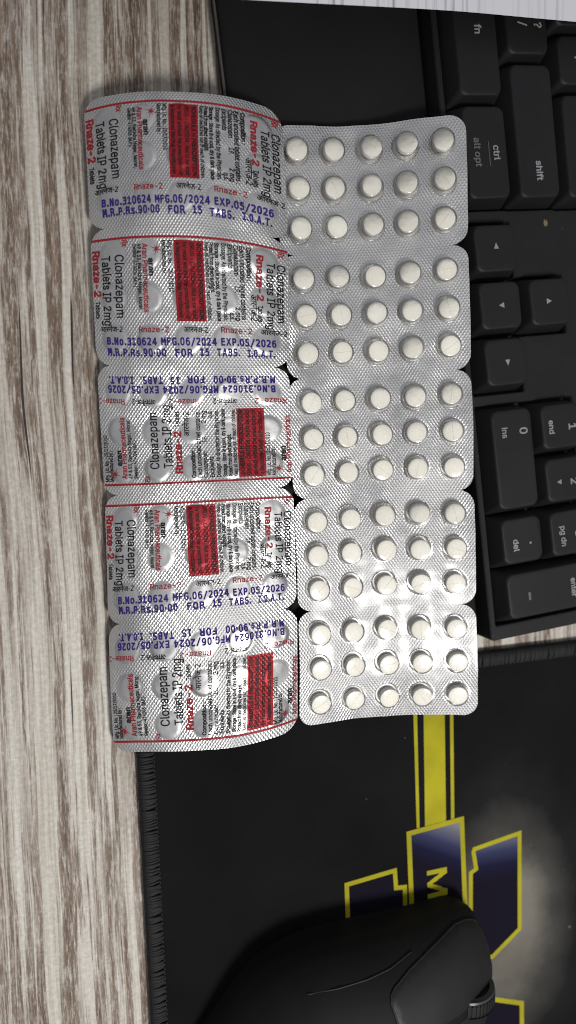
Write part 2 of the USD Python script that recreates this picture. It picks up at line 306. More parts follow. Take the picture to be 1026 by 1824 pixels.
ZP = .0158   # plate
keys = [  # i0, i1, j0, j1, legends: (text, i centre, j baseline, cap mm, width mm or None, material)
    (-4.92, -3.04, -.96, .04, [('fn', -4.26, -.44, 2.6, None, 0)]),
    (-3.04, -1.26, -.96, .04, [('ctrl', -2.15, -.28, 2.5, None, 0), ('alt opt', -2.16, -.66, 2.5, None, 1), ('|', -2.13, -.37, 0, 0, 1)]),
    (-.98, .03, -.96, .04, [('tri_left', -.53, -.41, 1.1, 0, 0)]),
    (.03, 1.05, -.96, .04, [('tri_down', .53, -.41, 1.1, 0, 0)]),
    (1.05, 2.07, -.96, .04, [('tri_right', 1.57, -.39, 1.1, 0, 0)]),
    (2.33, 4.34, -.96, .04, [('0', 2.83, -.27, 3.2, None, 0), ('ins', 2.83, -.64, 2.2, None, 0)]),
    (4.34, 5.37, -.96, .04, [('.', 4.92, -.27, 3.4, None, 0), ('del', 4.93, -.62, 2.3, None, 0)]),
    (5.37, 6.41, -.96, 1.06, [('enter', 5.91, .54, 2.2, None, 0), ('|', 5.92, -.38, 0, 1, 1)]),
    (-6.75, -4.92, -.96, .04, []), (-5.8, -4.80, .07, 1.07, []),
    (-4.78, -3.76, .07, 1.07, [('/', -4.37, .46, 3.0, None, 0), ('?', -4.36, .77, 3.0, None, 0)]),
    (-3.76, -1.25, .07, 1.07, [('shift', -1.82, .56, 2.5, None, 0)]),
    (.03, 1.05, .07, 1.07, [('tri_up', .52, .59, 1.1, 0, 0)]),
    (2.33, 3.34, .07, 1.07, [('1', 2.86, .77, 3.2, None, 0), ('end', 2.83, .34, 2.2, None, 0)]),
    (3.34, 4.34, .07, 1.07, [('2', 3.89, .72, 3.2, None, 0), ('tri_down', 3.87, .46, 1.0, 0, 0)]),
    (4.34, 5.37, .07, 1.07, [('3', 4.89, .72, 3.2, None, 0), ('pg dn', 4.90, .40, 2.2, None, 0)]),
    (-5.3, -4.28, 1.10, 2.10, []), (-4.28, -3.24, 1.10, 2.10, [(',', -3.81, 1.60, 3.0, None, 0)]), (-3.24, -1.23, 1.10, 2.10, []), (-6.3, -5.3, 1.10, 2.10, []),
]
g = .018
solid = sg.Polygon([kb(ISTART, -1.115), kb(IEND, -1.115), kb(IEND, 2.6), kb(ISTART, 2.6)]).buffer(-.0012).buffer(.0012)
holes = shapely.union_all([sg.Polygon([kb(i0 - .008, j0 - .008), kb(i1 + .008, j0 - .008), kb(i1 + .008, j1 + .008), kb(i0 - .008, j1 + .008)]).buffer(.0004) for i0, i1, j0, j1, _ in keys])
holes = holes.buffer(.0002)
plate_poly = solid.difference(holes)
if plate_poly.geom_type != 'Polygon': plate_poly = max(plate_poly.geoms, key=lambda q: q.area)
obj('frame', slab(plate_poly, .001, ZP, .0005), plastic, kbd, 30)
obj('well_floor', slab(solid.buffer(-.002), .0012, .0105), well, kbd, False)
leaf = []
for a, ln in ((-70, 1.3), (-35, 1.9), (0, 1.7), (35, 1.2)):
    t_ = math.radians(a + 20); dvec = np.array([math.cos(t_), math.sin(t_)]); nvec = np.array([-dvec[1], dvec[0]])
    leaf.append(sg.Polygon([(0, 0), dvec * ln * .55 + nvec * .32, dvec * ln, dvec * ln * .55 - nvec * .32]))
leaf = shapely.union_all(leaf + [sg.Point(0, 0).buffer(.75)])
v, f = trimesh.creation.triangulate_polygon(leaf, engine='earcut')
obj('leaf_emblem', flat_text([(v / 1000, f)], (kb(-.95, .86), -KX, KY), ZP + .00006), emblem_m, kbd, False, 'small gold leaf mark on the frame')

def key_mesh(i0, i1, j0, j1, top):
    a0, a1, b0, b1 = i0 * KP + .00025, i1 * KP - .00025, j0 * KP + .00025, j1 * KP - .00025
    spec = [(0, 0, 0, 0, .0120, .0009), (.1, .1, .15, .05, .0140, .0012), (1.25, 1.55, 2.0, .45, top - .0009, .0026), (1.5, 1.85, 2.35, .65, top - .0003, .0027), (1.95, 2.3, 2.85, 1.0, top - .00004, .0027), (3.2, 3.6, 4.2, 2.4, top - .00015, .0022)]
    rings = []
    for l, r_, fr, bk, z, rad in spec:
        q = rrect(a0 + l / 1000, b0 + fr / 1000, a1 - r_ / 1000, b1 - bk / 1000, rad, 6)
        rings.append(np.array([np.r_[KO + KX * x + KY * y, z] for x, y in q]))
    m = loft(rings); m.fix_normals(); return m
for i0, i1, j0, j1, legends in keys:
    top = .0208 + (.0004 if j0 > 0 else 0) + rnd.uniform(-.00015, .00015)
    said = [t for t, *_ in legends if t.isalnum() or ' ' in t]
    arrow = [t[4:] for t, *_ in legends if t.startswith('tri_')]
    lab = None
    if said: lab = 'black key lettered ' + ' '.join(said)
    elif arrow: lab = 'black key with a small white triangle pointing ' + {'left': 'up the photo', 'right': 'down the photo', 'down': 'towards the palm rest', 'up': 'away from the palm rest'}[arrow[0]]
    kp = obj('key', key_mesh(i0, i1, j0, j1, top), keycap, kbd, 38, lab)
    for t, ic, jb, cap, w, mi in legends:
        o = kb(ic, jb); z = top + .00004; lm = (legend_m, legend_d)[mi]
        if t.startswith('tri_'):
            s_ = cap * .00135; sh = np.array([(-.5, -.87), (.5, -.87), (0, .75)]) * s_ * np.array([1.15, .75])
            ang = {'up': 0, 'left': math.pi / 2, 'down': math.pi, 'right': -math.pi / 2}[t[4:]]
            sh = sh @ np.array([[math.cos(ang), math.sin(ang)], [-math.sin(ang), math.cos(ang)]])
            parts = [(sh * 1.15, np.array([(0, 1, 2)]))]
        elif t == '|':
            wv, hv = ((.0040, .00013) if w == 0 else (.0014, .0005))
            parts = [(np.array([(-wv, -hv), (wv, -hv), (wv, hv), (-wv, hv)]), np.array([(0, 1, 2), (0, 2, 3)]))]
        else:
            v, f = letters(t, 'sans', 2); v = v * cap / 1000 * .92; v = v - [(v[:, 0].max() + v[:, 0].min()) / 2, 0]; parts = [(v * [1.0, 1.0], f)]
        obj('legend', flat_text(parts, (o, KX, KY), z), lm, kp, False)

# ---------------------------------------------------------------- computer mouse
shell_m = plain('mouse_matte', (.0062, .0063, .0067), .68, (2500, .00004), .22)
button_m = plain('mouse_button', (.0085, .0087, .0092), .55, (2500, .00004), .4)
groove_m = plain('mouse_groove', (.002, .002, .002), .6); wheel_m = plain('wheel_rubber', (.014, .0145, .015), .7, None, .25); rim_m = plain('wheel_rim', (.06, .062, .066), .34, None, .5, metallic=.4)
mouse = thing('computer_mouse', 'black computer mouse with ribbed scroll wheel on the mouse pad', 'mouse', (.02, -.175, .003))
mx_ = np.array([-37, -36, -33, -28, -20, -12, 0, 15, 25, 42, 52, 60, 66, 70, 72.4, 73.2])
yt_ = np.array([-186, -181, -177, -170, -158.5, -150.5, -145.4, -143.4, -143.2, -143.2, -142.8, -142.0, -144.2, -150.5, -160, -167])
yb_ = np.array([-186, -190, -195, -202, -209, -213.5, -216, -216, -214, -207, -202, -198.5, -194, -187, -177, -168])
zt_ = np.array([3.6, 10, 16, 22, 29.5, 34.5, 39.2, 41.2, 40.6, 36.6, 32.8, 28.6, 24.6, 21.0, 17, 7])
def msec(x):
    return np.interp(x, mx_, yt_) , np.interp(x, mx_, yb_), np.interp(x, mx_, zt_)
NX, NT = 110, 56
u = np.linspace(0, 1, NX); xs = -37 + 110.2 * (.5 - .5 * np.cos(math.pi * (.02 + .96 * u)) - .0005)
from scipy.ndimage import gaussian_filter1d
A = np.array([msec(x) for x in xs]); A = gaussian_filter1d(A, 1.6, axis=0, mode='nearest')
rings = []; G = np.zeros((NX, NT, 3))
for k, x in enumerate(xs):
    y1, y0, zt = A[k]; yc, w, h = (y1 + y0) / 2, (y1 - y0) / 2, zt - 3.2
    for q, th in enumerate(np.linspace(0, math.pi, NT)):
        c, s_ = math.cos(th), math.sin(th); e = 2 / 2.7
        yy_ = yc + w * np.sign(c) * abs(c) ** e; zz = 3.2 + h * abs(s_) ** e
        waist = 1 - .13 * math.exp(-((zz - 3.2) / max(h, 1)) ** 2 / .10) * (abs(c) ** 2)     # slight undercut of the thumb side
        lean = -.015 * (zz - 3.2) * (1 if c > 0 else .3)
        G[k, q] = (x, yc + (yy_ - yc) * waist + lean, zz)
G /= 1000
body = loft([G[k] for k in range(NX)]); body.fix_normals()
obj('shell', body, shell_m, mouse, 50)
btn_poly = mm((66.5, -141), (64.3, -144.2), (53, -146.4), (41.8, -148.9), (33, -151.2), (26.4, -153.7), (24.6, -155.0), (24.0, -156.8), (25.2, -161.5), (27.5, -168.6), (80, -168.6), (80, -141))
def cover(poly, name, off):
    n = np.cross(np.gradient(G, axis=0), np.gradient(G, axis=1)); n /= np.maximum(np.linalg.norm(n, axis=2), 1e-12)[..., None]
    if n[NX // 2, NT // 2, 2] < 0: n = -n
    # a fine patch sampled on the shell, cut to the outline
    from scipy.interpolate import LinearNDInterpolator
    up = G[:, 4:NT - 4].reshape(-1, 3); I = LinearNDInterpolator(up[:, :2], np.c_[up[:, 2], n[:, 4:NT - 4].reshape(-1, 3)])
    hull = sg.MultiPoint(up[:, :2]).convex_hull.buffer(-.0006); P = poly.intersection(hull.buffer(-.0012))
    b = np.array([P.exterior.interpolate(t_).coords[0] for t_ in np.arange(0, P.length, .0006)])
    x0, y0, x1, y1 = P.bounds; gx, gy = np.meshgrid(np.arange(x0, x1, .0011), np.arange(y0, y1, .0011)); gp = np.c_[gx.ravel(), gy.ravel()]
    Pi = P.buffer(-.0006); gp = gp[shapely.contains_xy(Pi, gp[:, 0], gp[:, 1])]
    pts = np.vstack([b, gp]); T = Delaunay(pts).simplices; cen = pts[T].mean(1); T = T[shapely.contains_xy(P.buffer(.00005), cen[:, 0], cen[:, 1])]
    val = I(pts[:, 0], pts[:, 1]); ok = ~np.isnan(val[:, 0]); val[~ok] = val[ok].mean(0)
    base = np.c_[pts, val[:, 0]]; nn = val[:, 1:]; nb = len(b)
    dist = shapely.distance(shapely.points(pts), P.exterior); rise = off * np.clip(np.sqrt(np.clip(dist / .0007, 0, 1)), .25, 1)
    topv = base + nn * rise[:, None]; low = base - nn * .0008
    T = ccw(pts, T); f = [T, T[:, ::-1] + len(pts)]
    side = []
    for a in range(nb):
        b2 = (a + 1) % nb; side += [(a, b2 + len(pts), b2), (a, a + len(pts), b2 + len(pts))]
    m = trimesh.Trimesh(np.vstack([topv, low]), np.vstack(f + [np.array(side)]), process=False); m.fix_normals()
    obj(name, m, button_m, mouse, 40)
    return topv[:nb], base[:nb], nn[:nb]
bt, bb, bn = cover(btn_poly, 'button', .0006)
cover(mm((80, -171.4), (28.5, -171.4), (28, -178), (30, -186), (36, -196), (80, -196)), 'button', .0006)
keep = bb[(bb[:, 0] < .066) & (bb[:, 1] > -.1684)]
keep = keep[np.argsort(np.arctan2(keep[:, 1] + .168, keep[:, 0] - .06))]
obj('button_seam', tube(keep + [0, 0, .0002], .00035, 6), groove_m, mouse, True)
side_groove = [(-2, -153.5), (8, -152.2), (18, -151.0), (26.4, -150.0), (36, -148.2)]
from scipy.interpolate import LinearNDInterpolator as LN
upz = LN(G[:, 3:NT - 3].reshape(-1, 3)[:, :2], G[:, 3:NT - 3].reshape(-1, 3)[:, 2])
sg_pts = [np.array([x / 1000, y / 1000, float(upz(x / 1000, y / 1000)) + .0001]) for x, y in side_groove]
obj('thumb_seam', tube(np.array([np.interp(np.linspace(0, 4, 30), range(5), np.array(sg_pts)[:, k]) for k in range(3)]).T, .00032, 6), groove_m, mouse, True)
# wheel: its axle lies across the mouse
wc = np.array([.0585, -.1700, .0213]); WR = .0108
def wheel_prof(pr):
    m = trimesh.creation.revolve(np.array(pr), sections=72); m.apply_transform(trimesh.transformations.rotation_matrix(math.pi / 2, [1, 0, 0])); m.apply_translation(wc); return m
obj('scroll_wheel', wheel_prof([(.001, -.0026), (WR - .0012, -.0026), (WR - .0003, -.0022), (WR, -.0012), (WR, .0012), (WR - .0003, .0022), (WR - .0012, .0026), (.001, .0026)]), wheel_m, mouse, 40)
wp = mouse + '/scroll_wheel'
ribs = []
for k in range(46):
    a = 2 * math.pi * k / 46; bx = trimesh.creation.box((.0005, .0036, .0005)); bx.apply_translation((WR + .0001, 0, 0)); bx.apply_transform(trimesh.transformations.rotation_matrix(-a, [0, 1, 0])); bx.apply_translation(wc); ribs.append(bx)
obj('rib', trimesh.util.concatenate(ribs), wheel_m, wp, False, kind='stuff')
for sy in (-1, 1):
    obj('rim', wheel_prof([(WR - .0016, sy * .0031 - .0004), (WR + .0001, sy * .0029 - .0003), (WR + .0002, sy * .0025), (WR - .0004, sy * .0025 + .0002), (WR - .0016, sy * .0026)]), rim_m, wp, 40)

# ---------------------------------------------------------------- paper sheet lying over the top of keyboard and desk
paper_m = mat('printed_paper', {
    'g': ('geometry', {}), 'm': ('mapping', {'scale': (420, 9, 0), 'rotation': (0, 0, -.04)}), 'n': ('noise_texture', {'scale': 1.0, 'detail': 3.0, 'roughness': .6}),
    's': ('separate_xyz', {}), 'bx': ('noise_texture', {'dimensions': '1D', 'scale': 38.0, 'detail': 1.0}), 'bm': ('map_range', {'from_min': .42, 'from_max': .54, 'clamp': True}),
    'nm': ('map_range', {'from_min': .50, 'from_max': .64, 'clamp': True}), 'mu': ('math', {'math_type': 'multiply'}), 'm2': ('math', {'math_type': 'multiply', 'value2': .75}),
    'mx': ('mix', {'color1': (.70, .70, .75), 'color2': (.20, .19, .26)}), 'p': ('principled_bsdf', {'roughness': .8, 'specular_ior_level': .2})},
    [('g.position', 'm.vector'), ('m.vector', 'n.vector'), ('g.position', 's.vector'), ('s.x', 'bx.w'), ('bx.fac', 'bm.value'), ('n.fac', 'nm.value'), ('bm.result', 'mu.value1'), ('nm.result', 'mu.value2'),
     ('mu.value', 'm2.value1'), ('m2.value', 'mx.fac'), ('mx.color', 'p.base_color')])
e0 = np.array([(-75, 143.2), (-59.6, 146.0), (-28.7, 150.4), (13.7, 154.8), (50, 159.0), (87.3, 162.4), (140, 166.5)]); ex = np.linspace(-75, 140, 60); ey = np.interp(ex, e0[:, 0], e0[:, 1]); ey = gaussian_filter1d(ey, 2, mode='nearest')
V = []; NV = 24
for a in range(60):
    for b in range(NV):
        t_ = b / (NV - 1); x, y = ex[a] - 10 * t_, ey[a] + 150 * t_
        V.append((x, y, 30.5 + 1.0 * math.sin(ex[a] / 60) + 2.5 * t_ * t_ + .3 * math.sin(ex[a] / 17 + 3 * t_)))
V = np.array(V) / 1000
Fq = [(a * NV + b, (a + 1) * NV + b, (a + 1) * NV + b + 1, a * NV + b + 1) for a in range(59) for b in range(NV - 1)]
n0 = len(V); V2 = np.vstack([V, V - [0, 0, .00012]])
bd = [a * NV for a in range(60)] + [59 * NV + b for b in range(1, NV)] + [a * NV + NV - 1 for a in range(58, -1, -1)] + [b for b in range(NV - 2, 0, -1)]
sd = [(bd[k], bd[k] + n0, bd[(k + 1) % len(bd)] + n0, bd[(k + 1) % len(bd)]) for k in range(len(bd))]
obj('paper_sheet', (V2, np.array(Fq + [q[::-1] for q in (np.array(Fq) + n0).tolist()] + sd)), paper_m, smooth=35,
    label='white printed paper sheet lying across the top of the keyboard', category='paper')

# ---------------------------------------------------------------- the two blister sheets
LEFT = [
  [(-67.1, 128.1, 4.0), (-53.4, 128.6, 12.5), (-39.4, 128.6, 17.0), (-24.6, 128.8, 18.0), (-6.5, 128.5, 14.0)],
  [(-65.6, 89.0, 4.0), (-52.1, 89.3, 12.5), (-38.5, 89.3, 17.0), (-23.0, 89.0, 18.0), (-4.0, 87.9, 14.0)],
  [(-64.1, 47.7, 4.0), (-50.7, 46.9, 10.0), (-36.0, 47.0, 13.5), (-20.7, 47.4, 15.0), (-3.3, 47.9, 13.5)],
  [(-62.3, 6.3, 4.0), (-49.0, 6.9, 10.5), (-34.6, 7.6, 14.0), (-19.2, 8.3, 15.0), (-2.0, 8.9, 13.5)],
  [(-61.6, -35.2, 4.0), (-48.4, -33.9, 11.0), (-32.8, -32.8, 14.5), (-17.4, -31.8, 15.5), (-0.8, -31.2, 13.5)],
  [(-60.3, -77.5, 4.0), (-46.3, -75.8, 12.0), (-32.5, -75.1, 16.5), (-18.1, -74.2, 18.0), (-0.4, -72.1, 13.5)]]
RIGHT = [
  [(-8.4, 125.1, 13.0), (7.1, 126.5, 12.9), (23.2, 128.1, 15.0), (38.7, 130.4, 18.3), (54.7, 132.3, 22.3)],
  [(-6.2, 83.9, 13.0), (9.2, 85.7, 12.7), (24.9, 87.0, 14.8), (40.3, 88.7, 18.0), (56.5, 90.4, 22.0)],
  [(-3.9, 44.2, 13.0), (11.6, 45.4, 12.5), (27.1, 46.4, 14.5), (42.8, 47.7, 17.6), (58.5, 48.9, 21.5)],
  [(-1.8, 4.8, 12.8), (13.9, 5.7, 12.2), (29.3, 7.0, 14.0), (45.1, 7.5, 17.0), (60.5, 7.9, 21.0)],
  [(0.1, -33.2, 12.0), (15.8, -33.0, 11.3), (31.2, -32.3, 13.0), (46.9, -32.2, 16.0), (62.5, -32.1, 20.0)],
  [(1.9, -74.4, 7.5), (18.4, -73.4, 7.0), (34.4, -72.8, 8.5), (50.5, -72.9, 11.5), (66.7, -73.5, 15.5)]]
SW, SH = 64.0, 41.3      # one strip, mm
PU = [SW * s_ for s_ in (.114, .307, .5, .693, .886)]; PV = [SH * t_ for t_ in (.2, .5, .8)]

class Sheet:
    def __init__(self, table, ripple, seed):
        T = np.array(table); self.sp = [RectBivariateSpline(np.arange(6), np.linspace(0, 1, 5), T[..., k], kx=3, ky=3) for k in range(3)]
        self.ripple, self.seed = ripple, seed
    def pos(self, k, u, v):
        """k: strip number; (u, v) mm on the strip -> world metres"""
        t, s_ = np.clip(k + np.asarray(v) / SH, -.02, 5.02), np.clip(np.asarray(u) / SW, -.02, 1.02)
        p = np.stack([q.ev(t, s_) for q in self.sp], -1)
        p[..., 2] += self.ripple(s_, t) + .8 * (meshkit.fbm(np.stack([s_ * 5, t * 4, np.full_like(s_, self.seed)], -1), 3) - .5)
        return p / 1000
    def frame(self, k, u, v):
        h = .3; a = (self.pos(k, u + h, v) - self.pos(k, u - h, v)); b = (self.pos(k, u, v + h) - self.pos(k, u, v - h))
        n = np.cross(b, a); n /= np.linalg.norm(n, axis=-1, keepdims=True)
        return self.pos(k, u, v), n
    def axes(self, k, u, v):
        u, v = np.array([u]), np.array([v]); p, n = self.frame(k, u, v); a = self.pos(k, u + .3, v) - self.pos(k, u - .3, v)
        n = n[0]; a = a[0] - n * (a[0] @ n); a /= np.linalg.norm(a); return p[0], a, np.cross(n, a), n

def pocket_field(u, v, r0, r1):
    """0 outside the pockets .. 1 inside"""
    dd = np.min([np.hypot(u - a, v - b) for a in PU for b in PV], axis=0)
    x = np.clip((r1 - dd) / (r1 - r0), 0, 1); return x * x * (3 - 2 * x), dd

r_strip = rrect(.06, .008, SW - .06, SH - .008, 5.2, 14)
def strip_points(step):
    b = sg.Polygon(r_strip); bl = np.array([b.exterior.interpolate(q).coords[0] for q in np.arange(0, b.length, .7)])
    gx, gy = np.meshgrid(np.arange(step / 2, SW, step), np.arange(step / 2, SH, step)); gy = gy + 0; gp = np.c_[gx.ravel(), gy.ravel()]
    gp = gp[shapely.contains_xy(b.buffer(-.35), gp[:, 0], gp[:, 1])]
    extra = np.array([(a + r * math.cos(x), c + r * math.sin(x)) for a in PU for c in PV for r in (3.6, 4.0, 4.4) for x in np.linspace(0, 2 * math.pi, 30, endpoint=False)])
    pts = np.vstack([bl, gp]); T = Delaunay(pts).simplices
    return pts, ccw(pts, T), len(bl)
SP, ST, SB = strip_points(.55)

def foil_material(name, base, rough, knurl, pitch=1.02, ang=52, metallic=1.0, spec=.5, coat=0.0, ink=None, wear=False):
    ca, sa = math.cos(math.radians(ang)) / pitch, math.sin(math.radians(ang)) / pitch
    nodes = {'a': ('attribute', {'attribute': 'sheet'}), 's': ('separate_xyz', {}),
        'd1': ('vector_math', {'math_type': 'dot_product', 'vector2': (sa, ca, 0)}), 'd2': ('vector_math', {'math_type': 'dot_product', 'vector2': (sa, -ca, 0)}),
        'f1': ('math', {'math_type': 'pingpong', 'value2': .5}), 'f2': ('math', {'math_type': 'pingpong', 'value2': .5}),
        'mn': ('math', {'math_type': 'minimum'}), 'k': ('math', {'math_type': 'multiply'}),
        'g': ('geometry', {}), 'n': ('noise_texture', {'scale': 420.0, 'detail': 4.0}), 'na': ('math', {'math_type': 'multiply_add', 'value2': .22}),
        'b': ('bump', {'distance': knurl, 'strength': 1.0}),
        'n2': ('noise_texture', {'scale': 45.0, 'detail': 3.0}), 'rr': ('map_range', {'from_min': .3, 'from_max': .7, 'to_min': rough * .75, 'to_max': rough * 1.35}),
        'p': ('principled_bsdf', {'base_color': base, 'metallic': metallic, 'specular_ior_level': spec, 'coat_weight': coat, 'coat_roughness': .23})}
    links = [('a.vector', 'd1.vector1'), ('a.vector', 'd2.vector1'), ('a.vector', 's.vector'), ('d1.value', 'f1.value1'), ('d2.value', 'f2.value1'), ('f1.value', 'mn.value1'), ('f2.value', 'mn.value2'),
        ('mn.value', 'k.value1'), ('s.z', 'k.value2'), ('g.position', 'n.vector'), ('n.fac', 'na.value1'), ('k.value', 'na.value3'), ('na.value', 'b.height'), ('b.normal', 'p.normal'),
        ('g.position', 'n2.vector'), ('n2.fac', 'rr.value'), ('rr.result', 'p.roughness')]
    return mat(name, nodes, links)
foil_print = foil_material('printed_foil', (.68, .68, .68), .38, .00030, pitch=.93)
foil_back = foil_material('blister_foil', (.70, .70, .705), .38, .00036, pitch=.95, ang=56, coat=.9)
ink_black = foil_material('black_ink', (.012, .012, .014), .55, .00018, metallic=0.0, spec=.22)
ink_red = foil_material('red_ink', (.29, .020, .026), .5, .00020, metallic=.12, spec=.25)
ink_box = foil_material('red_panel_ink', (.33, .016, .024), .42, .00028, metallic=.30, spec=.3)
ink_purple = foil_material('purple_ink', (.034, .016, .17), .55, .00012, metallic=0.0, spec=.22)

def shell(sheet, k, bulge, name, m, parent, thick=.22):
    u, v = SP[:, 0], SP[:, 1]; p, n = sheet.frame(k, u, v); inside, dd = pocket_field(u, v, 3.9, 4.7)
    knurl_mask = np.clip((dd - 4.35) / .6, 0, 1)
    top = p + n * (bulge(u, v, dd) / 1000)[:, None]; bot = top - n * thick / 1000
    N = len(SP); side = []
    for a in range(SB):
        b2 = (a + 1) % SB; side += [(a, b2, b2 + N), (a, b2 + N, a + N)]
    T = ST[:, ::-1]      # v runs down the picture, so the turn is reversed
    f = np.vstack([T, T[:, ::-1] + N, np.array(side)])
    # own vertices for top, underside and rim, so that the smooth normals stay clean
    rim0 = np.vstack([top[:SB], bot[:SB]]); sd = np.array([(2 * N + a, 2 * N + b2, 2 * N + b2 + SB) for a in range(SB) for b2 in [(a + 1) % SB]] + [(2 * N + a, 2 * N + b2 + SB, 2 * N + a + SB) for a in range(SB) for b2 in [(a + 1) % SB]])
    V = np.vstack([top, bot, rim0]); f = np.vstack([T, T[:, ::-1] + N, sd])
    at = np.c_[u, v + k * SH, knurl_mask]; at = np.vstack([at, at, at[:SB] * [1, 1, 0], at[:SB] * [1, 1, 0]])
    return obj(name, (V, f), m, parent, True, attr=at)

def inked(sheet, k, parts, lift, name, m, parent, bulge, flip, knurl=1.0, label=None):
    """parts: (vertices (u, v) mm on the strip, faces); flip turns the print half round"""
    v, f = merge(parts)
    v3, f = trimesh.remesh.subdivide_to_size(np.c_[v, np.zeros(len(v))], f, .75, max_iter=6); v = v3[:, :2]
    keep = np.all((v[f][:, :, 0] > .15) & (v[f][:, :, 0] < SW - .15), axis=1); f = f[keep]
    if flip: v = np.array([SW, SH]) - v
    p, n = sheet.frame(k, v[:, 0], v[:, 1]); _, dd = pocket_field(v[:, 0], v[:, 1], 3.9, 4.7)
    V = p + n * ((bulge(v[:, 0], v[:, 1], dd) + lift) / 1000)[:, None]
    f = ccw(v, f)[:, ::-1]
    at = np.c_[v[:, 0], v[:, 1] + k * SH, np.clip((dd - 4.35) / .6, 0, 1) * knurl]
    used_v = np.unique(f); remap = -np.ones(len(v), int); remap[used_v] = np.arange(len(used_v))
    return obj(name, (V[used_v], remap[f]), m, parent, True, label, attr=at[used_v])

def gridrect(u0, v0, u1, v1, step=.5):
    nu, nv = max(2, int((u1 - u0) / step) + 1), max(2, int((v1 - v0) / step) + 1)
    gu, gv = np.meshgrid(np.linspace(u0, u1, nu), np.linspace(v0, v1, nv)); pts = np.c_[gu.ravel(), gv.ravel()]
    return pts, np.array([q for a in range(nv - 1) for b in range(nu - 1) for q in ((a * nu + b, a * nu + b + 1, (a + 1) * nu + b + 1), (a * nu + b, (a + 1) * nu + b + 1, (a + 1) * nu + b))])

